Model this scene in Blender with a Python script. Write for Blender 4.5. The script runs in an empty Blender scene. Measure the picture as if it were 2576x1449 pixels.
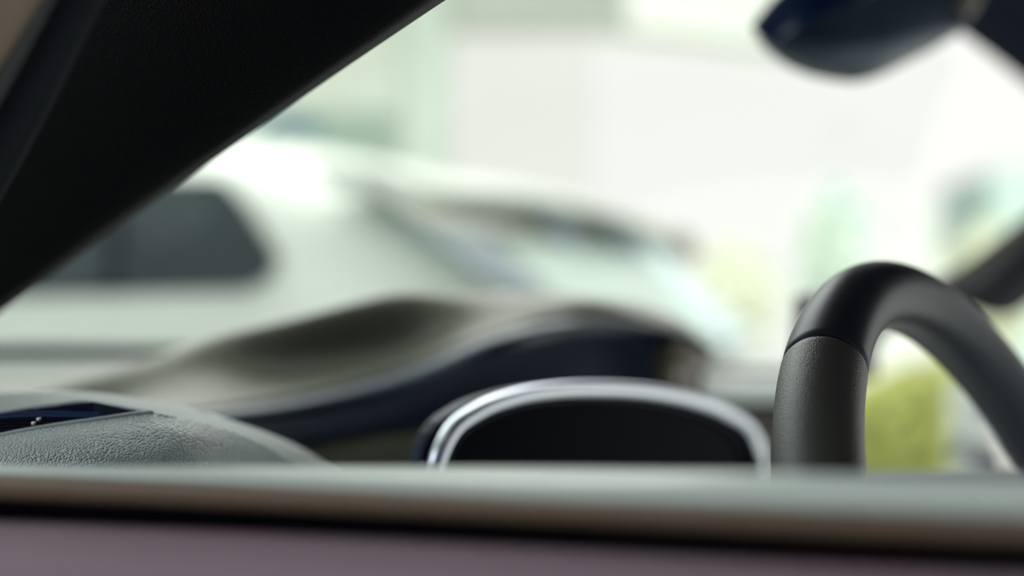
import bpy, bmesh, math, random
from mathutils import Vector, Matrix
random.seed(4)
PI = math.pi
S = bpy.context.scene
C = S.collection

# ------------------------------------------------------------------ camera, sky, light, exposure
EYE = Vector((0, 0, 1.15)); PITCH = math.radians(2.4); FPX = 3578.0
cd = bpy.data.cameras.new('camera'); cam = bpy.data.objects.new('camera', cd); C.objects.link(cam)
cam.location = EYE; cam.rotation_euler = (PI/2 + PITCH, 0, 0)
cd.sensor_width = 36; cd.lens = 50; cd.clip_start = .02; cd.clip_end = 200
cd.dof.use_dof = True; cd.dof.focus_distance = .548; cd.dof.aperture_fstop = 2.8
S.camera = cam
S.view_settings.view_transform = 'Standard'; S.view_settings.look = 'None'
S.view_settings.exposure = 0; S.view_settings.gamma = 1; S.view_settings.use_curve_mapping = False
try:
    S.cycles.use_denoising = True
    S.cycles.max_bounces = 10; S.cycles.transparent_max_bounces = 12
    S.cycles.caustics_reflective = False; S.cycles.caustics_refractive = False
except Exception: pass

w = bpy.data.worlds.new('daylight'); S.world = w; w.use_nodes = True
nt = w.node_tree; nt.nodes.clear()
wo = nt.nodes.new('ShaderNodeOutputWorld'); bg = nt.nodes.new('ShaderNodeBackground')
tc = nt.nodes.new('ShaderNodeTexCoord'); sx = nt.nodes.new('ShaderNodeVectorMath'); sx.operation = 'DOT_PRODUCT'; sx.inputs[1].default_value = (.38, .92, .08)
mr = nt.nodes.new('ShaderNodeMapRange'); mr.interpolation_type = 'SMOOTHSTEP'
mr.inputs[1].default_value = -.15; mr.inputs[2].default_value = .6
mx = nt.nodes.new('ShaderNodeMix'); mx.data_type = 'RGBA'
mx.inputs[6].default_value = (.052, .050, .088, 1)       # the dim hall behind
mx.inputs[7].default_value = (1.0, 1.01, .965, 1)       # bright daylight in front
nt.links.new(tc.outputs['Generated'], sx.inputs[0]); nt.links.new(sx.outputs['Value'], mr.inputs[0])
nt.links.new(mr.outputs[0], mx.inputs[0]); nt.links.new(mx.outputs[2], bg.inputs[0]); nt.links.new(bg.outputs[0], wo.inputs[0])
bg.inputs[1].default_value = 1.0

def lamp(name, kind, loc, aim, energy, col, size=1.0, sy=None):
    l = bpy.data.lights.new(name, kind); l.energy = energy; l.color = col
    if kind == 'AREA':
        l.shape = 'RECTANGLE'; l.size = size; l.size_y = sy or size
    if kind == 'SUN': l.angle = size
    o = bpy.data.objects.new(name, l); C.objects.link(o); o.location = loc
    o.rotation_euler = (Vector(aim) - Vector(loc)).to_track_quat('-Z', 'Y').to_euler()
    return o
lamp('added_left_fill', 'AREA', (-3.3, .5, 3.1), (-.5, 3.0, 1.2), 50, (.90, .96, 1), 1.8, 1.2)  # added fill from the left, not a visible fixture
lamp('added_overhead_fill', 'AREA', (-1.2, 4.7, 3.9), (-1.2, 4.7, 0), 235, (1, 1, .97), 5, 4.4)  # unseen area light put in to brighten the wall and hatchback
lamp('sun', 'SUN', (1, 6, 10), (1.4, 13, 0), 5.0, (1, .98, .92), .02)

# ------------------------------------------------------------------ helpers
RC = Matrix.Rotation(PITCH, 3, 'X')
def ray(px, py): return RC @ Vector(((px-1288)/FPX, 1, -(py-724.5)/FPX))
def P(px, py, D): return EYE + ray(px, py) * D
def on_plane(px, py, o, n):
    r = ray(px, py); return EYE + r * ((o-EYE).dot(n) / r.dot(n))
FW = Vector((-.831, .556, 0)).normalized()       # the near car's forward direction
RT = Vector((.556, .831, 0)).normalized()        # and its right-hand direction
UP = Vector((0, 0, 1))

def mat(name, col, rough=.5, metal=0, stint=None, bump=None, spec=.5, sheen=0, noise=None, coat=0):
    m = bpy.data.materials.new(name); m.use_nodes = True; n = m.node_tree; b = n.nodes['Principled BSDF']
    b.inputs['Base Color'].default_value = (*col, 1); b.inputs['Roughness'].default_value = rough
    b.inputs['Metallic'].default_value = metal; b.inputs['Specular IOR Level'].default_value = spec
    b.inputs['Sheen Weight'].default_value = sheen; b.inputs['Coat Weight'].default_value = coat
    if stint: b.inputs['Specular Tint'].default_value = (*stint, 1)
    t = n.nodes.new('ShaderNodeTexCoord')
    if noise:
        sc, amt = noise
        nz = n.nodes.new('ShaderNodeTexNoise'); nz.inputs['Scale'].default_value = sc; nz.inputs['Detail'].default_value = 3
        n.links.new(t.outputs['Object'], nz.inputs[0])
        mm = n.nodes.new('ShaderNodeMix'); mm.data_type = 'RGBA'; n.links.new(nz.outputs[0], mm.inputs[0])
        mm.inputs[6].default_value = (*[c*(1-amt) for c in col], 1); mm.inputs[7].default_value = (*[min(1, c*(1+amt)) for c in col], 1)
        n.links.new(mm.outputs[2], b.inputs['Base Color'])
    if bump:
        kind, sc, st, dist = bump
        bp = n.nodes.new('ShaderNodeBump'); bp.inputs['Strength'].default_value = st; bp.inputs['Distance'].default_value = dist
        if kind == 'leather':
            mp = n.nodes.new('ShaderNodeTexNoise'); mp.inputs['Scale'].default_value = sc*.35; mp.inputs['Detail'].default_value = 2
            n.links.new(t.outputs['Object'], mp.inputs[0])
            va = n.nodes.new('ShaderNodeVectorMath'); va.operation = 'MULTIPLY_ADD'
            va.inputs[1].default_value = (.5/sc,)*3
            n.links.new(mp.outputs[1], va.inputs[0]); n.links.new(t.outputs['Object'], va.inputs[2])
            vo = n.nodes.new('ShaderNodeTexVoronoi'); vo.feature = 'SMOOTH_F1'; vo.inputs['Scale'].default_value = sc
            vo.inputs['Smoothness'].default_value = .35
            n.links.new(va.outputs[0], vo.inputs['Vector'])
            inv = n.nodes.new('ShaderNodeMath'); inv.operation = 'SUBTRACT'; inv.inputs[0].default_value = 1
            n.links.new(vo.outputs['Distance'], inv.inputs[1]); n.links.new(inv.outputs[0], bp.inputs['Height'])
        else:
            nz2 = n.nodes.new('ShaderNodeTexNoise'); nz2.inputs['Scale'].default_value = sc; nz2.inputs['Detail'].default_value = 6
            n.links.new(t.outputs['Object'], nz2.inputs[0]); n.links.new(nz2.outputs[0], bp.inputs['Height'])
        n.links.new(bp.outputs[0], b.inputs['Normal'])
    return m
def glass(name, col, refl=.08, rough=0.0):
    m = bpy.data.materials.new(name); m.use_nodes = True; n = m.node_tree; n.nodes.clear()
    o = n.nodes.new('ShaderNodeOutputMaterial'); a = n.nodes.new('ShaderNodeBsdfTransparent'); g = n.nodes.new('ShaderNodeBsdfGlossy')
    a.inputs[0].default_value = (*col, 1); g.inputs['Roughness'].default_value = rough
    f = n.nodes.new('ShaderNodeFresnel'); f.inputs[0].default_value = 1.25 if refl < .1 else 1.45
    k = n.nodes.new('ShaderNodeMath'); k.operation = 'MULTIPLY'; k.inputs[1].default_value = refl*4; k.use_clamp = True
    x = n.nodes.new('ShaderNodeMixShader')
    n.links.new(f.outputs[0], k.inputs[0]); n.links.new(k.outputs[0], x.inputs[0]); n.links.new(a.outputs[0], x.inputs[1])
    n.links.new(g.outputs[0], x.inputs[2]); n.links.new(x.outputs[0], o.inputs[0])
    return m

M = dict(
 dash=mat('dash_grained_plastic', (.12, .135, .135), .33, bump=('leather', 900, .35, .0006)),
 pod=mat('pod_grained_plastic', (.50, .57, .59), .36, bump=('leather', 1000, 1.0, .0012)),
 olive=mat('hood_soft_plastic', (.15, .152, .125), .42, spec=.35, bump=('leather', 900, .3, .0005)),
 lip=mat('hood_lip_plastic', stint=(.7, .85, 1.1), col=(.010, .017, .034), rough=.35),
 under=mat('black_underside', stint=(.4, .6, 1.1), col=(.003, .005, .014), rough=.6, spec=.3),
 black=mat('black_plastic', stint=(.4, .6, 1.1), col=(.004, .005, .012), rough=.45, spec=.3),
 screen=mat('black_screen_glass', (.001, .002, .007), .3, spec=.01),
 chrome=mat('satin_chrome', (.80, .86, .98), .3, 1),
 bright=mat('bright_metal', (.8, .8, .82), .08, 1),
 leather=mat('smooth_leather', stint=(.6, .8, 1.2), col=(.020, .021, .026), rough=.38, spec=.24, bump=('noise', 900, .12, .0003)),
 grip=mat('grained_leather', stint=(.8, .9, 1.05), col=(.055, .053, .046), rough=.40, bump=('leather', 1700, .32, .0005)),
 pillar=mat('pillar_black_fabric', (.0004, .0005, .0016), .5, bump=('leather', 1100, .8, .0008), spec=.04),
 seal=mat('rubber_seal', (.006, .007, .012), .5),
 brown=mat('brown_trim', (.11, .08, .06), .55),
 weather=mat('beltline_weatherstrip', (.16, .112, .084), .5),
 beltdark=mat('belt_black_rubber', (.004, .003, .010), .7, spec=.1),
 paint=mat('mauve_car_paint', (.26, .185, .24), .6, noise=(4, .12), spec=.3),
 edge=mat('belt_trim_highlight', (.64, .71, .71), .3),
 white=mat('white_car_paint', (.74, .80, .735), .4, coat=.1),
 wglass=mat('tinted_side_glass', (.045, .06, .07), .12, spec=.25, noise=(5, .7)),  # mottled noise paints the reflections and shapes seen in the glass
 rglass=mat('rear_glass_reflection', (.50, .62, .56), .2),  # pale mint colour stands for what the glass reflects
 tyre=mat('tyre_rubber', (.02, .02, .02), .8),
 rim=mat('alloy', (.5, .5, .5), .3, 1),
 wall=mat('wall_paint', (.74, .80, .72), .8, noise=(.8, .03)),
 column=mat('column_paint', (.70, .80, .72), .8),
 panel=mat('grey_green_panel', (.36, .47, .40), .7),
 floor=mat('hall_floor', (.42, .44, .42), .35, noise=(2, .08)),
 ground=mat('pale_paving', (.60, .62, .57), .8, noise=(1.2, .05)),
 mirror=mat('mirror_housing', stint=(.6, .8, 1.1), col=(.028, .040, .060), rough=.4),
 mirglass=mat('mirror_glass_dark', (.004, .014, .045), .3, spec=.2),
 header=mat('headliner', stint=(.3, .5, 1), col=(.002, .005, .018), rough=.8, spec=.05),
 roofp=mat('roof_paint', (.2, .15, .18), .4),
 grey=mat('grey_trim', (.10, .12, .14), .5),
 bush=mat('bush_leaf', (.70, .74, .24), .6, noise=(2.2, .15)),
 wglow=mat('white_enamel', (.72, .78, .80), .3),
 bld1=mat('pale_mint_render', (.60, .80, .70), .8),
 bld2=mat('pale_stone_render', (.80, .85, .78), .8),
 pane=glass('clear_glass', (.97, .985, .97), .02),
 frost=glass('hall_window_glass', (.96, .96, .95), .02),
)

def tagp(o, label=None, cat=None, group=None, kind=None):
    if label: o['label'] = label
    if cat: o['category'] = cat
    if group: o['group'] = group
    if kind: o['kind'] = kind
    return o
def thing(name, label, cat, loc, group=None):
    o = bpy.data.objects.new(name, None); C.objects.link(o); o.location = loc; o.empty_display_size = .05
    tagp(o, label, cat, group); bpy.context.view_layer.update()
    return o
def link(name, verts, faces, m, parent=None, smooth=True, thick=None, sub=0, bevel=None, bseg=3, off=-1):
    """one mesh object from world-space vertices; origin moved to the middle of the mesh"""
    vs = [Vector(v) for v in verts]
    lo = Vector([min(v[i] for v in vs) for i in range(3)]); hi = Vector([max(v[i] for v in vs) for i in range(3)])
    c = (lo+hi)/2
    me = bpy.data.meshes.new(name); me.from_pydata([v-c for v in vs], [], faces); me.update()
    bm = bmesh.new(); bm.from_mesh(me); bmesh.ops.remove_doubles(bm, verts=bm.verts, dist=1e-6)
    bmesh.ops.recalc_face_normals(bm, faces=bm.faces) if not thick else None
    bm.to_mesh(me); bm.free()
    for p in me.polygons: p.use_smooth = smooth
    me.materials.append(m)
    o = bpy.data.objects.new(name, me); C.objects.link(o)
    if parent: o.parent = parent; o.location = c - world_loc(parent)
    else: o.location = c
    if thick:
        md = o.modifiers.new('s', 'SOLIDIFY'); md.thickness = thick; md.offset = off
    if bevel:
        md = o.modifiers.new('b', 'BEVEL'); md.width = bevel; md.segments = bseg; md.limit_method = 'ANGLE'; md.angle_limit = .6
    if sub:
        md = o.modifiers.new('u', 'SUBSURF'); md.levels = sub; md.render_levels = sub
    return o
def world_loc(o):
    l = Vector(o.location)
    while o.parent: o = o.parent; l += o.location
    return l
def cr(pts, n):
    """resample a polyline as an interpolating spline"""
    pts = [Vector(p) for p in pts]
    if len(pts) < 3: return [pts[0].lerp(pts[-1], i/(n-1)) for i in range(n)]
    k = len(pts)-1; L = [0]
    for i in range(k): L.append(L[-1] + max((pts[i+1]-pts[i]).length, 1e-9))
    out = []
    def tan(i):
        if i == 0: return (pts[1]-pts[0])/(L[1]-L[0])
        if i == k: return (pts[k]-pts[k-1])/(L[k]-L[k-1])
        a = (pts[i]-pts[i-1])/(L[i]-L[i-1]); b = (pts[i+1]-pts[i])/(L[i+1]-L[i]); h0 = L[i]-L[i-1]; h1 = L[i+1]-L[i]
        return (a*h1+b*h0)/(h0+h1)
    T = [tan(i) for i in range(k+1)]
    for j in range(n):
        s = L[-1]*j/(n-1); i = 0
        while i < k-1 and s > L[i+1]: i += 1
        h = L[i+1]-L[i]; t = (s-L[i])/h; t2 = t*t; t3 = t2*t
        out.append(pts[i]*(2*t3-3*t2+1) + T[i]*h*(t3-2*t2+t) + pts[i+1]*(-2*t3+3*t2) + T[i+1]*h*(t3-t2))
    return out
def loft(name, rows, m, parent=None, nu=40, nv=24, thick=.002, straight=False, **k):
    R = [cr(r, nu) for r in rows]
    cols = [[r[i] for r in R] for i in range(nu)]
    if straight: G = cols; nv = len(rows)
    else: G = [cr(c, nv) for c in cols]
    vs = [v for c in G for v in c]
    fs = [(i*nv+j, i*nv+j+1, (i+1)*nv+j+1, (i+1)*nv+j) for i in range(nu-1) for j in range(nv-1)]
    return link(name, vs, fs, m, parent, thick=thick, **k)
def pp(lst): return [P(*a) for a in lst]
def sweep(name, path, prof, m, parent=None, up=UP, n=48, closed=False, cap=True, scale=None, **k):
    """sweep a closed 2-D profile (side, up) along a world path"""
    pth = path if closed else cr(path, n); n = len(pth); vs = []; q = len(prof)
    for i, p in enumerate(pth):
        a = pth[(i-1) % n] if closed or i else pth[0]; b = pth[(i+1) % n] if closed or i < n-1 else pth[-1]
        t = (b-a).normalized(); s = t.cross(up).normalized(); u = s.cross(t)
        sc = scale(i/(n-1)) if scale else 1
        for (x, y) in prof: vs.append(p + s*x*sc + u*y*sc)
    fs = []
    for i in range(n if closed else n-1):
        for j in range(q): fs.append((i*q+j, i*q+(j+1) % q, ((i+1) % n)*q+(j+1) % q, ((i+1) % n)*q+j))
    if cap and not closed: fs += [tuple(range(q)), tuple((n-1)*q+j for j in reversed(range(q)))]
    return link(name, vs, fs, m, parent, **k)
def ell(a, b, n=20, ex=1.0):
    out = []
    for i in range(n):
        t = 2*PI*i/n; c, s = math.cos(t), math.sin(t)
        out.append((a*math.copysign(abs(c)**ex, c), b*math.copysign(abs(s)**ex, s)))
    return out
def prism(name, pts, vec, m, parent=None, **k):
    n = len(pts); pts = [Vector(p) for p in pts]; vs = pts + [p+Vector(vec) for p in pts]
    fs = [tuple(range(n)), tuple(range(2*n-1, n-1, -1))] + [(i, (i+1) % n, n+(i+1) % n, n+i) for i in range(n)]
    k.setdefault('smooth', False)
    return link(name, vs, fs, m, parent, **k)
def box(name, o, ax, ay, az, m, parent=None, **k):
    o, ax, ay, az = map(Vector, (o, ax, ay, az))
    return prism(name, [o, o+ax, o+ax+ay, o+ay], az, m, parent, **k)
def ball(name, c, r, m, parent=None, sc=(1, 1, 1)):
    vs = []; fs = []; a, b = 16, 10
    for i in range(b+1):
        for j in range(a):
            t = PI*i/b; f = 2*PI*j/a
            vs.append(Vector(c)+Vector((r*sc[0]*math.sin(t)*math.cos(f), r*sc[1]*math.sin(t)*math.sin(f), r*sc[2]*math.cos(t))))
    for i in range(b):
        for j in range(a): fs.append((i*a+j, i*a+(j+1) % a, (i+1)*a+(j+1) % a, (i+1)*a+j))
    return link(name, vs, fs, m, parent)

# ------------------------------------------------------------------ the setting
def structure(o): o['kind'] = 'structure'; return o
structure(box('ground', (-30, -12.0, -.26), (80, 0, 0), (0, 68, 0), (0, 0, .2), M['ground']))
YW = 8.6
def slab(z): return [(-9, -2, z), (2.3, -2, z), (2.3, 1.6, z), (.8, 4.0, z), (.62, 8.9, z), (-9, 8.9, z)]
structure(prism('floor', slab(-.06), (0, 0, .06), M['floor']))
structure(prism('ceiling', slab(4.2), (0, 0, .15), M['wall']))
def bx(px): return (px-1288)/FPX*YW
structure(box('wall_back', (-9, YW, 0), (9+bx(1015), 0, 0), (0, .25, 0), (0, 0, 4.2), M['wall']))
structure(box('column', (bx(1022), YW-.12, 0), (bx(1128)-bx(1022), 0, 0), (0, .4, 0), (0, 0, 4.2), M['column']))
structure(box('window_1', (bx(1128), YW+.1, 0), (bx(1500)-bx(1128), 0, 0), (0, .02, 0), (0, 0, 4.2), M['frost']))
structure(prism('beam', [(bx(1128), YW, 3.12), (bx(1500), YW, 3.12), (bx(2000), YW, 2.98), (bx(2000), YW, 4.2), (bx(1128), YW, 4.2)], (0, .3, 0), mat('white_soffit', (.66, .71, .66), .8)))

# ------------------------------------------------------------------ things beyond the glass
def tree(name, label, px, top, D, r, leaf, cat='tree', group=None, zb=None):
    base = P(px, 870, D); base.z = -.06
    t = thing(name, label, cat, base, group)
    ztop = P(px, top, D).z; cz = (ztop+ (zb or .9))/2; hz = (ztop-(zb or .9))/2
    sweep('trunk', [base, base+Vector((.03, 0, cz*.6)), Vector((base.x, base.y, cz))], ell(.09, .09, 8), M['brown'], t, up=Vector((0, 1, 0)), n=6)
    vs, fs = [], []; rnd = random.Random(px)
    for _ in range(520):
        a = rnd.uniform(0, 2*PI); z = rnd.uniform(-1, 1); q = math.sqrt(1-z*z)*rnd.uniform(.55, 1)
        c = Vector((base.x+r*q*math.cos(a), base.y+r*q*math.sin(a), cz+hz*z*rnd.uniform(.8, 1)))
        n = Vector((rnd.gauss(0, 1), rnd.gauss(0, 1), rnd.gauss(0, 1))).normalized(); s = n.orthogonal().normalized(); u = n.cross(s)
        L = r*.2; k0 = len(vs)
        vs += [c-s*L, c+u*L*.5, c+s*L, c-u*L*.5+n*L*.2]; fs.append((k0, k0+1, k0+2, k0+3))
    o = link('foliage', vs, fs, leaf, t, smooth=False)
    return t
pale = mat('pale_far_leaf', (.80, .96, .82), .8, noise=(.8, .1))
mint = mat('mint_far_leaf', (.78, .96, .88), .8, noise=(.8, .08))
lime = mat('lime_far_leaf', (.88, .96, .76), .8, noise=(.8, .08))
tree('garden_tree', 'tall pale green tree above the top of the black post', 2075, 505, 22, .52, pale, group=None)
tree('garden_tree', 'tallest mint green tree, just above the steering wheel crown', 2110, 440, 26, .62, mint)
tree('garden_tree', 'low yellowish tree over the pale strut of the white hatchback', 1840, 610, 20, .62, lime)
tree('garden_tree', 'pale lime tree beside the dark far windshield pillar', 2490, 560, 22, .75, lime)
def building(label, px0, px1, top, D, m, rows):
    a = P(px0, 870, D); b = P(px1, 870, D); h = P(px0, top, D).z
    t = thing('office_building', label, 'building', (a.x, a.y, -.06))
    box('facade', (a.x, a.y, -.06), (b.x-a.x, 0, 0), (0, 4, 0), (0, 0, h+.06), m, t)
    n = max(2, int((b.x-a.x)/.9))
    for r in range(rows):
        for i in range(n):
            x = a.x+(i+.25)*(b.x-a.x)/n
            box('window', (x, a.y-.03, h-1.1-r*1.3), ((b.x-a.x)/n*.5, 0, 0), (0, .03, 0), (0, 0, .7), M['bld1'], t)
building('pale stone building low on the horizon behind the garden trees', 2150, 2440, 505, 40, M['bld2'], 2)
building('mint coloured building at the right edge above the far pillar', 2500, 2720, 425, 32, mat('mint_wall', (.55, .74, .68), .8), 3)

# yellow-green bush seen through the hole of the steering wheel
bb = P(2290, 1400, 4.6); bb.z = -.06
t = thing('garden_bush', 'yellow-green bush seen through the steering wheel opening', 'bush', bb)
vs, fs = [], []; rnd = random.Random(9)
cx_, cy_ = P(2270, 1100, 4.6).x, 4.6
for _ in range(2600):
    px = rnd.uniform(2030, 2392); dep = rnd.uniform(4.4, 4.9)
    tp = 930 + 170*max(0, (2300-px)/300)**1.2 if px < 2300 else 930
    c = P(px, rnd.uniform(tp, 1330), dep)
    n = Vector((rnd.gauss(0, .6), -1, rnd.gauss(0, .6)+.5)).normalized(); s = n.orthogonal().normalized(); u = n.cross(s); L = .06; k0 = len(vs)
    vs += [c-s*L, c+u*L*.6, c+s*L, c-u*L*.6]; fs.append((k0, k0+1, k0+2, k0+3))
link('foliage', vs, fs, M['bush'], t, smooth=False)
for dx in (-.16, -.08, .02): sweep('stem', [bb+Vector((dx, 0, 0)), bb+Vector((dx*1.3, .02, .5)), bb+Vector((dx*1.6, 0, 1.0))], ell(.014, .014, 8), M['brown'], t, up=Vector((0, 1, 0)), n=6)
# pale post right of the bush and the small pale box
a = P(2412, 1000, 4.25)
o = box('garden_post', (a.x, a.y, -.06), (.085, 0, 0), (0, .1, 0), (0, 0, a.z+.06+.05), M['wglow'], smooth=False, bevel=.01)
tagp(o, 'pale square post at the right side of the yellow-green bush', 'post')

# ------------------------------------------------------------------ the white hatchback outside
A1 = P(905, 462, 3.0); A2 = P(1600, 575, 4.35)
W = (A2-A1); W.z = 0; WID = W.length; W.normalize(); U = Vector((-W.y, W.x, 0))     # U points to its nose
Z1 = A1.z; ORG = Vector((A1.x, A1.y, 0))
def H(u, v, z): return ORG + U*u + W*v + UP*z
car = thing('parked_hatchback', 'white hatchback parked beyond the windshield, seen from its rear corner', 'car', ORG+U*1.5+W*WID/2)
secs = []   # u, z top, half widths bottom/belt/roof factor, belt z
spec = [(-.64, .90, .70, .66, .56), (-.62, 1.00, .90, .88, .74), (-.55, 1.09, 1.0, .97, .82), (-.40, Z1-.24, 1.0, .98, .84), (-.05, Z1-.03, 1.0, .99, .84),
        (.35, Z1+.17, 1.0, 1.0, .84), (1.0, Z1+.23, 1.0, 1.0, .84), (1.8, Z1+.22, 1.0, 1.0, .82), (2.4, Z1+.08, 1.0, 1.0, .80), (2.9, Z1-.28, 1.0, 1.0, .82), (3.2, 1.02, 1.0, 1.0, .88),
        (3.8, .92, .98, .95, .8), (4.05, .80, .88, .82, .6)]
hw = WID/2 + .07; vs = []; NS = 0
for (u, zt, b0, b1, b2) in spec:
    zb = .28; belt = min(1.06, zt-.06); r = []
    r += [(-hw*b0*.96, zb), (-hw*b0*1.0, .5), (-hw*b1*1.0, .8), (-hw*b1*.985, belt), (-hw*(b1*.3+b2*.7), belt+(zt-belt)*.72), (-hw*b2*.93, zt-(zt-belt)*.1), (-hw*b2*.6, zt), (0, zt+.012)]
    r += [(-x, z) for x, z in reversed(r[:-1])]; NS = len(r)
    for x, z in r: vs.append(H(u, WID/2+x, z))
fs = []
for i in range(len(spec)-1):
    for j in range(NS-1): fs.append((i*NS+j, i*NS+j+1, (i+1)*NS+j+1, (i+1)*NS+j))
    fs.append((i*NS+NS-1, i*NS, (i+1)*NS, (i+1)*NS+NS-1))
fs += [tuple(range(NS)), tuple((len(spec)-1)*NS+j for j in reversed(range(NS)))]
link('body', vs, fs, M['white'], car, sub=2)
# near side glass on the tumblehome plane
vb = WID/2 - hw*.985 - .012; vt = WID/2 - hw*(.3+.84*.7) - .012
p0 = H(0, vb, 1.06); p1 = H(1, vb, 1.06); p2 = H(0, vt, 1.06+(Z1+.08-1.06)*.72); NP = (p1-p0).cross(p2-p0).normalized()
def side(lst): return [on_plane(x, y, p0, NP) for x, y in lst]
q = side([(-120, 440), (560, 446), (610, 505), (692, 640), (668, 700), (610, 728), (330, 738), (-120, 752)])
prism('side_window', q, NP*-.012 if NP.dot(EYE-p0) > 0 else NP*.012, M['wglass'], car, bevel=.004)
q = side([(300, 470), (318, 470), (290, 735), (268, 735)])
prism('window_post', q, NP*(.008 if NP.dot(EYE-p0) > 0 else -.008), M['black'], car)
# rear glass on the raked tail plane, its reflections split into coloured panels; spoiler above
g0 = H(-.06, .10, Z1-.035); g1 = H(-.06, WID-.10, Z1-.035); g2 = H(-.62, .05, 1.11)
NG = (g1-g0).cross(g2-g0).normalized(); NG = NG if NG.dot(EYE-g0) > 0 else -NG
g0 += NG*.03; q = [on_plane(x, y, g0, NG) for x, y in [(925, 470), (1150, 500), (1590, 590), (1720, 740), (1800, 850), (1400, 850), (1280, 735)]]
prism('rear_window', q, NG*-.012, M['rglass'], car, bevel=.004)
q = [on_plane(x, y, g0+NG*.014, NG) for x, y in [(915, 462), (1060, 480), (1240, 600), (1400, 745), (1410, 800), (1290, 745)]]
prism('rear_window_dark_edge', q, NG*-.01, mat('slate_dark_edge', (.08, .14, .18), .4), car)
q = [on_plane(x, y, g0+NG*.018, NG) for x, y in [(930, 470), (1200, 500), (1600, 575), (1605, 612), (1440, 585), (1220, 585), (1080, 570)]]
prism('rear_header', q, NG*-.012, mat('beige_grey_trim', (.26, .28, .23), .5), car)
q = [on_plane(x, y, g0+NG*.012, NG) for x, y in [(1600, 605), (1650, 600), (1890, 850), (1830, 850)]]
prism('tailgate_edge', q, NG*-.03, mat('pale_blue_edge', (.72, .86, .90), .4), car, bevel=.006)
rows = []
for (du, dz) in ((.14, .06), (-.04, .04), (-.18, -.008), (-.185, -.022), (-.06, -.015), (.08, .0)):
    rows.append([H(du, .02, Z1+dz-.01), H(du-.02, WID*.3, Z1+dz+.012), H(du-.03, WID*.6, Z1+dz+.012), H(du, WID-.02, Z1+dz-.02)])
rows.append(rows[0])
sp_ = loft('spoiler', rows, M['white'], car, nu=16, thick=None, straight=True)
for e_, d_ in ((0, 1), (-1, -1)): prism('end_cap', [q_[e_]+W*.001*d_ for q_ in rows[:-1]], W*-.012*d_, M['white'], sp_)
for a_, b_ in ((.30, .40), (.56, .64)):
    q = [H(-.20, WID*a_, Z1-.03), H(-.20, WID*b_, Z1-.03), H(-.24, WID*b_+.05, Z1-.12), H(-.24, WID*a_+.05, Z1-.12)]
    prism('spoiler_strut', q, U*.03, mat('slate_trim', (.13, .19, .26), .4), car)
q = [H(-.19, WID*.93, Z1-.005), H(-.19, WID*1.0, Z1-.02), H(-.2, WID*1.0, Z1-.09), H(-.2, WID*.93, Z1-.07)]
prism('spoiler_tip', q, U*.06, mat('tan_trim', (.35, .33, .24), .5), car)
fin = P(700, 322, 4.0)
prism('roof_fin', [P(600, 350, 3.95), P(690, 285, 3.98), P(770, 282, 4.0), P(790, 335, 4.02)], W*.05, mat('blue_black_fin', (.10, .19, .25), .3), car, bevel=.01)
for (u, v) in ((-.1, .06), (2.75, .06), (-.1, WID-.26), (2.75, WID-.26)):
    c = H(u, v, .32); ring = []; 
    path = [c + U*(.24*math.cos(k*PI/16)) + UP*(.24*math.sin(k*PI/16)) for k in range(32)]
    wo_ = sweep('wheel', path, ell(.08, .1, 10), M['tyre'], car, up=W, closed=True)
    prism('rim', [c + W*-.03 + U*(.17*math.cos(k*PI/12)) + UP*(.17*math.sin(k*PI/12)) for k in range(24)], W*.06, M['rim'], wo_)
# grey-green board on the back wall above the hatchback's roof
o = box('wall_board', (bx(785), YW-.06, P(800, 395, YW).z), (bx(985)-bx(785), 0, 0), (0, .06, 0), (0, 0, P(800, 280, YW).z-P(800, 395, YW).z), M['panel'])
tagp(o, 'grey-green board on the pale wall just above the white hatchback', 'board')

# ------------------------------------------------------------------ the near car: dashboard
dash = thing('dashboard', 'grained grey-green dashboard with a wide hood between the pillar and the steering wheel', 'dashboard', P(1000, 1500, .95))
# the broad top surface up to the foot of the windshield
loft('dash_top', [
    pp([(-260, 902, 1.36), (300, 903, 1.32), (900, 905, 1.30), (1500, 925, 1.36), (1960, 945, 1.42), (2140, 950, 1.45)]),
    pp([(-260, 925, 1.10), (300, 925, 1.08), (900, 945, 1.10), (1500, 960, 1.22), (1960, 962, 1.34), (2140, 965, 1.38)]),
    pp([(-260, 985, .86), (300, 1000, .95), (900, 1050, 1.06), (1500, 1010, 1.10), (1960, 1004, 1.26), (2140, 1004, 1.30)]),
    pp([(-260, 1045, .78), (300, 1070, .90), (900, 1140, 1.02), (1500, 1090, 1.06), (1960, 1035, 1.24), (2140, 1035, 1.28)]),
    pp([(-260, 1300, .74), (300, 1320, .88), (900, 1320, 1.0), (1500, 1320, 1.04), (1960, 1330, 1.20), (2140, 1330, 1.24)])],
    M['dash'], dash, nu=60, nv=30, thick=.003)
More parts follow.
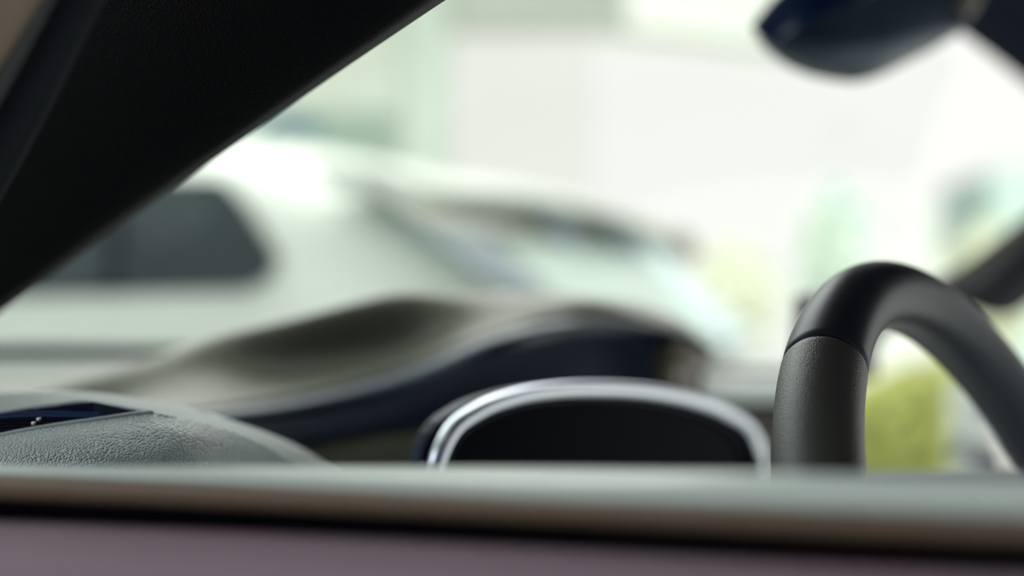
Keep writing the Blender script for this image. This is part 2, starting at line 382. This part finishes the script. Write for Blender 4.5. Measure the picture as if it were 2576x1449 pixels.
# hood crest, lip and underside
loft('instrument_hood', [
    pp([(110, 1045, 1.130), (400, 953, 1.140), (700, 883, 1.130), (1000, 811, 1.140), (1200, 792, 1.160), (1450, 803, 1.210), (1650, 840, 1.250), (1742, 879, 1.260), (1788, 925, 1.245)]),
    pp([(110, 985, 1.020), (400, 893, 1.030), (700, 823, 1.020), (1000, 751, 1.030), (1200, 732, 1.050), (1450, 743, 1.100), (1650, 780, 1.140), (1742, 828, 1.150), (1788, 880, 1.135)]),
    pp([(110, 992, 0.970), (400, 900, 0.980), (700, 830, 0.970), (1000, 758, 0.980), (1200, 739, 1.000), (1450, 750, 1.050), (1650, 787, 1.090), (1742, 830, 1.100), (1788, 880, 1.085)]),
    pp([(110, 1000, 0.900), (400, 908, 0.910), (700, 838, 0.900), (1000, 766, 0.910), (1200, 747, 0.930), (1450, 758, 1.010), (1650, 795, 1.050), (1742, 834, 1.060), (1788, 880, 1.045)]),
    pp([(180, 1010, 0.900), (450, 940, 0.894), (720, 890, 0.904), (1000, 832, 0.914), (1200, 793, 0.906), (1430, 778, 0.945), (1640, 802, 1.020), (1742, 838, 1.045), (1789, 881, 1.040)]),
    pp([(330, 1050, 0.825), (600, 1020, 0.835), (800, 985, 0.855), (1020, 925, 0.872), (1230, 842, 0.873), (1400, 806, 0.924), (1600, 806, 1.000), (1735, 842, 1.030), (1789, 882, 1.035)])],
    M['olive'], dash, nu=64, nv=36, thick=.003)
loft('hood_lip', [
    pp([(330, 1050, 0.825), (600, 1020, 0.835), (800, 985, 0.855), (1020, 925, 0.872), (1230, 842, 0.873), (1400, 806, 0.924), (1600, 806, 1.000), (1735, 842, 1.030), (1789, 882, 1.035)]),
    pp([(360, 1062, 0.815), (620, 1040, 0.822), (820, 1010, 0.842), (1030, 955, 0.858), (1235, 872, 0.859), (1400, 828, 0.911), (1600, 824, 0.990), (1735, 852, 1.022), (1789, 884, 1.030)]),
    pp([(400, 1080, 0.817), (640, 1062, 0.820), (830, 1040, 0.840), (1040, 985, 0.854), (1240, 895, 0.856), (1400, 852, 0.914), (1600, 846, 0.995), (1730, 862, 1.030), (1788, 890, 1.035)])],
    M['lip'], dash, nu=64, nv=12, thick=.003)
loft('hood_underside', [
    pp([(400, 1080, 0.832), (640, 1062, 0.835), (830, 1040, 0.855), (1040, 985, 0.869), (1240, 895, 0.871), (1400, 852, 0.914), (1600, 846, 0.995), (1730, 862, 1.030), (1788, 890, 1.035)]),
    pp([(420, 1110, 0.890), (660, 1100, 0.890), (850, 1085, 0.910), (1050, 1040, 0.933), (1250, 960, 0.935), (1400, 900, 0.954), (1600, 880, 1.040), (1720, 890, 1.060), (1778, 915, 1.060)]),
    pp([(440, 1200, 0.940), (680, 1160, 0.940), (870, 1115, 0.950), (1060, 1070, 0.972), (1260, 1020, 0.974), (1400, 985, 0.994), (1600, 960, 1.080), (1700, 950, 1.090), (1766, 965, 1.090)]),
    pp([(440, 1300, 0.940), (680, 1300, 0.940), (870, 1300, 0.940), (1060, 1300, 0.962), (1260, 1300, 0.964), (1400, 1300, 0.984), (1600, 1300, 1.060), (1700, 1250, 1.080), (1750, 1200, 1.090)])],
    M['under'], dash, nu=64, nv=20, thick=.003)
# pale strip painting the dash top's gleam on the passenger side, dark face below
loft('dash_gleam_strip', [
    pp([(1716, 960, 1.20), (1850, 958, 1.24), (2000, 956, 1.29), (2140, 955, 1.33)]),
    pp([(1716, 972, 1.175), (1850, 971, 1.215), (2000, 970, 1.265), (2140, 970, 1.31)]),
    pp([(1716, 1012, 1.155), (1850, 1010, 1.195), (2000, 1008, 1.245), (2140, 1007, 1.29)])],
    mat('pale_dash_gleam', (.80, .88, .90), .25), dash, nu=20, nv=10, thick=.004)
loft('dash_face', [
    pp([(1716, 1014, 1.158), (1850, 1012, 1.198), (2000, 1010, 1.248), (2140, 1009, 1.295)]),
    pp([(1716, 1060, 1.150), (1850, 1060, 1.190), (2000, 1060, 1.240), (2140, 1060, 1.285)]),
    pp([(1716, 1400, 1.165), (1850, 1400, 1.205), (2000, 1400, 1.255), (2140, 1400, 1.30)])],
    mat('brown_black_face', (.035, .030, .028), .5), dash, nu=20, nv=10, thick=.004)
# small warm support at the open end of the hood
loft('hood_end_support', [
    pp([(1660, 860, 1.03), (1650, 920, 1.02), (1665, 985, .99), (1680, 1080, .98)]),
    pp([(1710, 862, 1.015), (1700, 920, 1.00), (1705, 985, .975), (1715, 1080, .97)]),
    pp([(1782, 892, 1.035), (1764, 925, 1.03), (1745, 985, 1.00), (1745, 1080, 1.0)])],
    mat('warm_grey_plastic', (.20, .17, .14), .4), dash, nu=20, nv=14, thick=.002)
# pad below the hood in front of the cluster
loft('knee_ledge', [
    pp([(560, 1150, .84), (800, 1112, .86), (950, 1088, .87), (1130, 1062, .88)]),
    pp([(560, 1160, .82), (800, 1122, .84), (950, 1098, .85), (1130, 1074, .86)]),
    pp([(560, 1200, .81), (800, 1155, .83), (950, 1135, .84), (1130, 1120, .85)]),
    pp([(560, 1350, .83), (800, 1350, .85), (950, 1350, .86), (1130, 1350, .87)])],
    mat('ledge_olive_plastic', (.11, .112, .085), .65, spec=.2), dash, nu=24, nv=20, thick=.003)
# side pod with the air vent
def row(l): return pp(l)
def ucr(pts, n):
    k = len(pts)-1; out = []
    for j in range(n):
        s = k*j/(n-1); i = min(int(s), k-1); t = s-i
        a, b_, c, d = pts[max(i-1, 0)], pts[i], pts[i+1], pts[min(i+2, k)]
        out.append(.5*((2*b_)+(c-a)*t+(2*a-5*b_+4*c-d)*t*t+(3*b_-a-3*c+d)*t**3))
    return out
rear_rows = [
    row([(-330, 1090, .71), (-60, 1030, .71), (60, 1010, .71), (150, 1000, .71), (238, 1004, .71), (385, 1040, .70), (440, 1050, .70), (520, 1075, .70), (600, 1100, .71), (680, 1130, .72), (755, 1170, .73), (850, 1230, .74)]),
    row([(-330, 1022, .675), (-60, 995, .675), (60, 987, .674), (150, 984, .672), (238, 987, .67), (385, 1008, .667), (450, 1021, .667), (530, 1041, .67), (610, 1066, .675), (690, 1095, .683), (765, 1130, .69), (855, 1190, .70)]),
    row([(-330, 1040, .635), (-60, 1010, .635), (60, 997, .634), (150, 992, .634), (238, 994, .633), (385, 1015, .63), (450, 1030, .632), (530, 1050, .64), (605, 1073, .648), (680, 1102, .66), (750, 1138, .672), (835, 1200, .69)])]
vent_back = [(-330, 1085, .602), (-60, 1050, .602), (60, 1030, .602), (150, 1019, .601), (238, 1013, .600), (385, 1038, .583), (448, 1052, .585), (515, 1067, .592), (585, 1088, .603), (650, 1115, .62), (715, 1155, .64), (800, 1220, .668)]
vent_front = [(-330, 1128, .575), (-60, 1105, .575), (60, 1084, .575), (150, 1069, .576), (238, 1057, .577)] + vent_back[5:]
front_rows = [
    row([(-330, 1160, .561), (-60, 1140, .561), (60, 1120, .561), (150, 1107, .562), (238, 1097, .563), (385, 1086, .569), (448, 1092, .572), (508, 1103, .579), (567, 1122, .591), (622, 1148, .607), (680, 1187, .63), (750, 1245, .66)]),
    row([(-330, 1205, .551), (-60, 1188, .551), (60, 1172, .551), (150, 1161, .552), (238, 1153, .553), (385, 1147, .560), (440, 1150, .564), (498, 1160, .571), (550, 1176, .583), (598, 1200, .60), (650, 1235, .624), (710, 1290, .655)]),
    row([(-330, 1300, .547), (-60, 1300, .547), (60, 1300, .547), (150, 1300, .548), (238, 1300, .549), (385, 1300, .556), (435, 1300, .561), (490, 1305, .568), (540, 1310, .58), (585, 1320, .597), (635, 1335, .62), (690, 1360, .65)])]
NU = 111; rb_ = [ucr(r_, NU) for r_ in rear_rows+[pp(vent_back)]]; ft_ = [ucr(r_, NU) for r_ in [pp(vent_front)]+front_rows]
vs, fs = [], []; na, nb = 16, 26
for i in range(NU):
    vs += cr([r_[i] for r_ in rb_], na) + cr([r_[i] for r_ in ft_], nb)
q = na+nb; vb_i, vf_i = na-1, na
for i in range(NU-1):
    for j in range(q-1):
        if j == vb_i: continue
        fs.append((i*q+j, i*q+j+1, (i+1)*q+j+1, (i+1)*q+j))
link('vent_pod', vs, fs, M['pod'], dash, thick=.0012)
VBc = rb_[-1]; VFc = ft_[0]; ie = int((NU-1)*5/11)
vent = link('air_vent', pp([(-330, 1085, .602), (-60, 1048, .602), (90, 1026, .602), (238, 1011, .600), (385, 1044, .583),
        (385, 1075, .583), (238, 1090, .600), (90, 1110, .602), (-60, 1130, .602), (-330, 1160, .602)])+pp([(-330, 1170, .576), (-60, 1150, .576), (100, 1125, .576), (240, 1100, .578), (385, 1078, .582)]),
        [(0, 1, 8, 9), (1, 2, 7, 8), (2, 3, 6, 7), (3, 4, 5, 6), (9, 8, 11, 10), (8, 7, 12, 11), (7, 6, 13, 12), (6, 5, 14, 13)], M['black'], dash, smooth=False, thick=.001)
prof = ell(.0009, .0011, 8)
ring = VBc[:ie+1]+list(reversed(VFc[:ie]))
sweep('vent_rim', ring, prof, mat('vent_trim', (.42, .46, .50), .3), vent, n=160)
blue = mat('deep_blue_slat', (.05, .11, .32), .25)
for k in range(7):
    f = (k+.6)/7.4
    l = P(-330, 1085*(1-f)+1120*f+6, .60*(1-f)+.576*f)
    y0 = 1016+f*28; x1 = 372 - f*260 if f > .3 else 372 - 70*f
    x1 = {0: 350, 1: 320, 2: 290, 3: 235, 4: 190, 5: 130, 6: 60}[k]; y1 = {0: 1044, 1: 1050, 2: 1058, 3: 1066, 4: 1074, 5: 1084, 6: 1092}[k]
    D1 = .599-.0035*k
    sweep('slat', [l+UP*-.002, P(0, 1041+k*8.2, D1), P(x1, y1, D1)], [(-.0016, -.0003), (.0016, -.0003), (.0016, .0003), (-.0016, .0003)], blue if k < 2 else M['black'], vent, n=10)
for (x, y, D) in ((237, 1034, .606), (97, 1056, .585), (84, 1066, .58)):
    ball('slat_pivot', P(x, y, D), .0009, M['bright'], vent)

# ------------------------------------------------------------------ instrument display
def dcl(px): return 1/(1.515 + (px-1095)/(1920-1095)*(1.075-1.515))
outer = [(1082, 1330), (1092, 1210), (1103, 1150), (1135, 1085), (1200, 1035), (1290, 1000), (1390, 983), (1500, 979), (1620, 985), (1730, 1005), (1830, 1042), (1885, 1080), (1908, 1125), (1914, 1200), (1914, 1330)]
disp = thing('instrument_display', 'black arched instrument display with a bright metal rim under the hood', 'display', P(1500, 1400, dcl(1500)))
fd = (FW*.02)
def co(lst, back=0): return [P(x, y, dcl(x)) + FW*back for x, y in lst]
oc = cr(co(outer), 90)
sweep('bezel', oc, ell(.0042, .0042, 16), M['chrome'], disp, up=FW, n=90)
prism('screen', [p+FW*.004 for p in oc], FW*.006, M['screen'], disp)
oc2 = cr(co([(1070, 1330), (1080, 1205), (1092, 1142), (1124, 1074), (1190, 1022), (1285, 986), (1388, 968), (1500, 964), (1622, 970), (1736, 990), (1840, 1030), (1900, 1072), (1925, 1120), (1930, 1200), (1930, 1330)]), 60)
prism('housing', [p+FW*.006 for p in oc2], FW*.009, M['black'], disp, bevel=.002)
sweep('inner_rim', cr([p+FW*.001 for p in co([(1112, 1330), (1122, 1205), (1135, 1150), (1165, 1098), (1225, 1055), (1305, 1024), (1400, 1009), (1500, 1004), (1620, 1010), (1725, 1030), (1815, 1062), (1862, 1095), (1882, 1135), (1886, 1200), (1886, 1330)])], 60), ell(.0009, .0009, 8), M['black'], disp, up=FW, n=60)

# ------------------------------------------------------------------ steering wheel
WC = Vector((.22391602, .60823016, -.171869)); th, ph = -.58792945, .37740967; WR = .18104282
n_ = Vector((math.cos(ph)*math.cos(th), math.cos(ph)*math.sin(th), math.sin(ph)))
e1 = n_.cross(UP).normalized(); e2 = n_.cross(e1)
WC = EYE + RC @ WC; n_ = RC @ n_; e1 = RC @ e1; e2 = RC @ e2
def wp(a, r=WR): a = math.radians(a); return WC + (e1*math.cos(a)+e2*math.sin(a))*r
wheel = thing('steering_wheel', 'black leather steering wheel with a seam above its grained grip', 'steering wheel', WC)
def rimarc(name, a0, a1, rad, m, n=80, parent=None, endr=.0012):
    vs = []; q = 40
    for i in range(n):
        s = i/(n-1); a = a0+(a1-a0)*s; c = wp(a); out = (c-WC).normalized()
        de = min(s, 1-s)*abs(a1-a0)/57.3*WR; k = 1
        if de < .0025: k = 1 - endr/.016*(1-de/.0025)**2
        r = rad(a)
        for j in range(q):
            t = 2*PI*j/q; vs.append(c + out*math.cos(t)*r*k + n_*math.sin(t)*r*1.03*k)
    fs = [(i*q+j, i*q+(j+1) % q, (i+1)*q+(j+1) % q, (i+1)*q+j) for i in range(n-1) for j in range(q)]
    fs += [tuple(range(q)), tuple((n-1)*q+j for j in reversed(range(q)))]
    return link(name, vs, fs, m, parent or wheel)
def rr(a):
    b = abs(a-270)
    return .0160 + .0006*min(1, max(0, (b-10)/35))
SEAM = 303.6
rimarc('rim', 180, SEAM-.05, rr, M['leather'], n=200)
rimarc('grip', SEAM+.05, 372, lambda a: .0165, M['grip'], n=150)
rimarc('lower_rim', 12, 180, lambda a: .0158, M['leather'], n=160)
rimarc('seam', SEAM-.35, SEAM+.35, lambda a: .0154, M['black'], n=6, endr=0)
# hub and spokes
prism('airbag_cover', [WC - n_*.02 + e1*(.068*math.cos(k*PI/16)) + e2*(.058*math.sin(k*PI/16)) for k in range(32)], n_*.03, M['leather'], wheel, bevel=.008)
for a, wd in ((0, .02), (180, .02), (90, .026)):
    s_ = (wp(a)-WC).normalized(); tt = s_.cross(n_).normalized()
    prism('spoke', [WC+s_*.055-tt*wd-n_*.012, WC+s_*.17-tt*wd*.7-n_*.004, WC+s_*.17+tt*wd*.7-n_*.004, WC+s_*.055+tt*wd-n_*.012], n_*.010, M['black'], wheel, bevel=.003)
sweep('column_shroud', [WC-n_*.02, WC-n_*.16], ell(.035, .035, 20), M['black'], wheel, up=e1, n=6)

# centre screen edge-on behind the wheel
sc_ = thing('centre_screen', 'slim dark upright screen on the dashboard behind the steering wheel rim', 'screen', P(2015, 960, 1.12))
q = pp([(1998, 742, 1.12), (2044, 742, 1.12), (2036, 962, 1.12), (1984, 962, 1.12)])
prism('screen_housing', q, RT*.16, M['grey'], sc_, bevel=.003)
prism('screen_glass', [p-FW*.0 - RT*.002 for p in pp([(2004, 752, 1.119), (2036, 752, 1.119), (2030, 940, 1.119), (1994, 940, 1.119)])], RT*.002, M['screen'], sc_)
ball('added_glint_bead', P(2040, 741, 1.12), .004, M['bright'], sc_)  # added metal bead that makes the bright glint at the screen corner

# ------------------------------------------------------------------ mirror
mi = thing('rearview_mirror', 'dark rear-view mirror hanging from the roof at the upper right', 'mirror', P(2200, -60, 1.02))
low = [(1889, 62), (1935, 118), (1975, 145), (2050, 178), (2125, 187), (2200, 176), (2310, 137), (2400, 98), (2432, 66)]
bd = [lambda x: 1.0+(x-1889)/543*.10][0]
vs_rows = []
loft('housing', [
    pp([(1889, 62, .985), (1960, -18, .98), (2050, -70, .98), (2200, -100, 1.0), (2330, -70, 1.03), (2432, 40, 1.06)]),
    pp([(1893, 70, .98), (1960, 70, .975), (2050, 60, .965), (2200, 40, .98), (2330, 40, 1.01), (2436, 58, 1.06)]),
    pp([(1900, 82, .98), (1985, 120, .97), (2055, 135, .96), (2200, 125, .975), (2330, 95, 1.01), (2438, 66, 1.06)]),
    pp([(1905, 90, .985), (1975, 145, .985), (2050, 178, .985), (2140, 188, .99), (2310, 137, 1.03), (2438, 68, 1.065)]),
    pp([(1900, 80, 1.03), (1975, 138, 1.04), (2050, 165, 1.05), (2140, 172, 1.06), (2310, 118, 1.08), (2432, 60, 1.09)]),
    pp([(1895, 66, 1.03), (1960, -10, 1.05), (2050, -60, 1.07), (2200, -90, 1.09), (2330, -60, 1.10), (2430, 42, 1.10)])],
    M['mirror'], mi, nu=40, nv=40, thick=.002)
loft('mirror_glass', [
    pp([(1893, 62, .978), (1950, -5, .972), (2040, -60, .968), (2200, -95, .985), (2330, -66, 1.02)]),
    pp([(1896, 66, .977), (1950, 30, .970), (2040, 0, .962), (2180, -35, .975), (2320, -55, 1.01)]),
    pp([(1903, 74, .976), (1945, 108, .970), (2010, 76, .958), (2130, 18, .965), (2240, -30, 1.0)])],
    M['mirglass'], mi, nu=30, nv=14, thick=.002)
sweep('mount', pp([(2350, 60, 1.06), (2400, 20, 1.10), (2430, -20, 1.12), (2445, -70, 1.13)]), ell(.014, .014, 14), mat('mount_grey', (.16, .15, .13), .4), mi, n=14)

# ------------------------------------------------------------------ near car shell: pillars, header, roof, door, windshield
HA = P(2480, 58, 1.325)
Ztop = HA.z
def hd(t): return Vector((HA.x, HA.y, 0)) + RT*t
# header rail and headliner
zz = UP*Ztop
tagp(sweep('windshield_header', [hd(-1.02)+zz, hd(-.4)+zz+UP*.006, hd(.12)+zz, hd(.35)+zz-UP*.012], [(-.035, 0), (-.03, -.004), (.03, -.004), (.05, .01), (.05, .05), (-.035, .04)], M['header'], up=UP, n=24),
     'dark rail along the top of the windshield at the upper right corner', 'windshield header')
r0 = hd(-.92)+UP*(Ztop+.012); 
o = prism('car_roof', [r0, hd(.42)+UP*(Ztop+.012), hd(.42)-FW*1.6+UP*(Ztop+.02), r0-FW*1.6+UP*.01], UP*.03, M['header'])
tagp(o, 'dark headliner and roof panel above the windshield', 'car roof')
# near windshield pillar
PE = [P(-420, 1045, .78), P(0, 745, .70), P(330, 505, .635), P(640, 285, .575), P(860, 130, .535), P(1062, -8, .505), P(1500, -300, .44)]
pl = thing('windshield_pillar', 'wide black near windshield pillar crossing the upper left corner', 'pillar', PE[0]-UP*.2)
def perp(dx, dy, dd, i=0): return [P((p_[0])+dx, p_[1]+dy, p_[2]+dd) for p_ in [(-420, 1045, .78), (0, 745, .70), (330, 505, .635), (640, 285, .575), (860, 130, .535), (1062, -8, .505), (1500, -300, .44), (3800, -2150, .345)]]
loft('pillar_trim', [perp(12, 16, .055), perp(3, 4, .016), perp(0, 0, .008), perp(-5, -7, .003), perp(-14, -20, -.001), perp(-32, -45, -.006), perp(-75, -100, -.012), perp(-160, -225, -.02), perp(-260, -380, -.022)],
     M['pillar'], pl, nu=60, nv=48, thick=.003)
loft('lit_edge_strip', [perp(1.5, 2, .010), perp(0.5, .5, .0072), perp(-4.5, -6.5, .0022), perp(-12, -17, -.0016), perp(-22, -31, -.0048)],  # lighter strip paints the light caught by the grain along the pillar edge
     mat('lit_edge_grain', (.016, .016, .020), .42, bump=('leather', 1000, 1, .0014), spec=.4), pl, nu=60, nv=14, thick=.0006)
loft('pillar_outer', [perp(-260, -380, -.022), perp(-262, -384, -.012), perp(-330, -470, -.012), perp(-600, -800, .02)], M['black'], pl, nu=20, nv=12, thick=.003)
HE = HA + RT*.34 + UP*.004
# far pillar
fp = thing('windshield_pillar', 'brown-edged far windshield pillar at the right edge behind the wheel rim', 'pillar', P(2300, 900, 1.5))
loft('pillar_trim', [
    pp([(2150, 830, 1.52), (2230, 750, 1.52), (2330, 710, 1.53), (2400, 678, 1.55), (2490, 610, 1.60), (2600, 528, 1.65), (2760, 408, 1.75)])+[HE+FW*.02],
    pp([(2150, 840, 1.50), (2235, 762, 1.50), (2340, 726, 1.51), (2420, 710, 1.53), (2510, 652, 1.57), (2610, 578, 1.62), (2760, 468, 1.72)])+[HE-UP*.005-FW*.01]],
    mat('brown_pillar_edge', (.05, .045, .036), .6, spec=.2), fp, nu=30, nv=6, thick=.01)
loft('pillar_body', [
    pp([(2150, 840, 1.50), (2235, 762, 1.50), (2340, 726, 1.51), (2420, 710, 1.53), (2510, 652, 1.57), (2610, 578, 1.62), (2760, 468, 1.72)])+[HE-UP*.005-FW*.01],
    pp([(2145, 880, 1.47), (2240, 778, 1.47), (2345, 748, 1.48), (2450, 753, 1.50), (2530, 733, 1.53), (2620, 668, 1.58), (2760, 568, 1.68)])+[HE-UP*.02-FW*.05],
    pp([(2140, 900, 1.48), (2240, 790, 1.48), (2350, 763, 1.49), (2440, 778, 1.51), (2525, 800, 1.54), (2620, 748, 1.59), (2760, 678, 1.70)])+[HE-UP*.03-FW*.09]],
    mat('far_pillar_navy', (.010, .014, .022), .6, spec=.15), fp, nu=30, nv=10, thick=.02)

# windshield pane between the pillars, with its black foot seal
ws = thing('windshield', 'clear windshield in front of the dashboard', 'windshield', P(900, 900, 1.5))
loft('pane', [
    pp([(-330, 900, 1.42), (300, 880, 1.52), (900, 870, 1.62), (1500, 872, 1.72), (2140, 875, 1.75)]),
    [P(150, 505, .72)+FW*.25, P(900, 450, 1.15)+FW*.1, P(1500, 400, 1.42)+FW*.05, P(2300, 430, 1.68)],
    [hd(-.96)+zz+FW*.075, hd(-.6)+zz+FW*.09+UP*.012, hd(-.2)+zz+FW*.09+UP*.012, hd(.16)+zz+FW*.075]],
    M['pane'], ws, nu=30, nv=16, thick=None)
sweep('foot_seal', pp([(-330, 888, 1.40), (100, 888, 1.40), (420, 891, 1.41), (900, 896, 1.44), (1500, 925, 1.48), (1890, 948, 1.50), (2140, 950, 1.52)]), [(-.006, -.008), (.012, -.008), (.012, .008), (-.006, .008)], M['under'], ws, n=40)

# near door
SL, SM, SR = (-250, 1166, .448), (1288, 1212, .368), (2850, 1268, .312)
door = thing('car_door', 'near car door with a pale strip for the glass-edge highlight, brown weatherstrip and mauve paint along the bottom', 'car door', P(1288, 2600, .40))
def sl(dy, dD, up=None):
    """a line along the door: dy pixels-worth below the foot of the highlight strip, dD nearer or farther"""
    base = [(-400, 1182, .456, 14), (0, 1194, .435, 18), (400, 1209, .414, 28), (1288, 1250, .368, 62), (2100, 1286, .335, 82), (2900, 1320, .31, 96)]
    k = [1.0, 1.0, 1.02, 1.06, 1.14, 1.2]
    return [P(x, y + (dy*k[i] if up is None else -h*up), D+dD*(1 if up is None else {-400: .1, 0: .15, 400: .5, 1288: 1.3, 2100: .3, 2900: .15}[x])) for i, (x, y, D, h) in enumerate(base)]
loft('belt_highlight_strip', [sl(12, .006), sl(0, 0, 0), sl(0, .003, .4), sl(0, .012, .8), sl(0, .020, .97), sl(0, .030, 1.0), sl(60, .034)], M['edge'], door, nu=40, nv=24, thick=.001)  # pale colour and varied tilt imitate the highlight along the glass edge
loft('weatherstrip', [sl(6, .004), sl(0, -.001), sl(7, -.0045), sl(19, -.006), sl(34, -.0048), sl(50, .0005), sl(66, .008)], M['weather'], door, nu=40, nv=30, thick=.001)
loft('belt_gap', [sl(50, .008), sl(80, .010), sl(110, .008), sl(116, .002)], M['beltdark'], door, nu=40, nv=8, thick=.001)
loft('outer_skin', [sl(108, .004), sl(112, -.002), sl(128, -.007), sl(160, -.012), sl(280, -.022), sl(500, -.028), sl(1200, -.03), sl(3500, -.02), sl(6500, .0)], M['paint'], door, nu=40, nv=60, thick=.002)
loft('inner_panel', [sl(60, .034), sl(90, .04), sl(300, .05), sl(1500, .06), sl(6500, .06)], M['grey'], door, nu=30, nv=20, thick=.002)
# window frame strips at the upper left
sweep('window_frame', [P(-160, 620, .50), P(40, 250, .47), P(150, 20, .45), P(290, -260, .43)], [(-.011, -.004), (.011, -.004), (.011, .004), (-.011, .004)], mat('slate_rubber', (.004, .006, .010), .6, spec=.1), door, up=Vector((0, 1, 0)), n=20, bevel=.002)
sweep('window_frame_seal', [P(-190, 560, .485), P(-20, 240, .455), P(95, 20, .435), P(220, -230, .42)], ell(.0035, .0035, 10), M['seal'], door, up=Vector((0, 1, 0)), n=20)
sweep('window_frame_trim', [P(-260, 420, .47), P(-50, 100, .44), P(20, -20, .43), P(130, -220, .41)], ell(.010, .005, 14), M['brown'], door, up=Vector((0, 1, 0)), n=20)

# passenger door top seen through the wheel
pd = thing('car_door', 'slate passenger door top below the bush, seen through the steering wheel', 'car door', P(2400, 1500, 1.6))
loft('door_cap', [
    pp([(2120, 1216, 1.62), (2300, 1205, 1.66), (2430, 1192, 1.72), (2700, 1180, 1.85)]),
    pp([(2120, 1228, 1.54), (2300, 1218, 1.58), (2430, 1208, 1.64), (2700, 1198, 1.78)]),
    pp([(2120, 1500, 1.50), (2300, 1500, 1.54), (2430, 1500, 1.60), (2700, 1500, 1.72)])], M['grey'], pd, nu=20, nv=12, thick=.01)
dm = thing('door_mirror', 'small pale blue door mirror at the far right between bush and wheel rim', 'mirror', P(2470, 1165, 1.95))
q = pp([(2428, 1105, 1.95), (2440, 1096, 1.95), (2500, 1100, 1.96), (2520, 1125, 1.96), (2514, 1150, 1.96), (2440, 1152, 1.95), (2428, 1140, 1.95)])
prism('mirror_cap', q, FW*.012-RT*.04, M['wglow'], dm, bevel=.006)
sweep('mirror_foot', pp([(2480, 1145, 1.97), (2490, 1172, 1.92), (2500, 1215, 1.84)]), ell(.02, .015, 10), M['black'], dm, n=8)
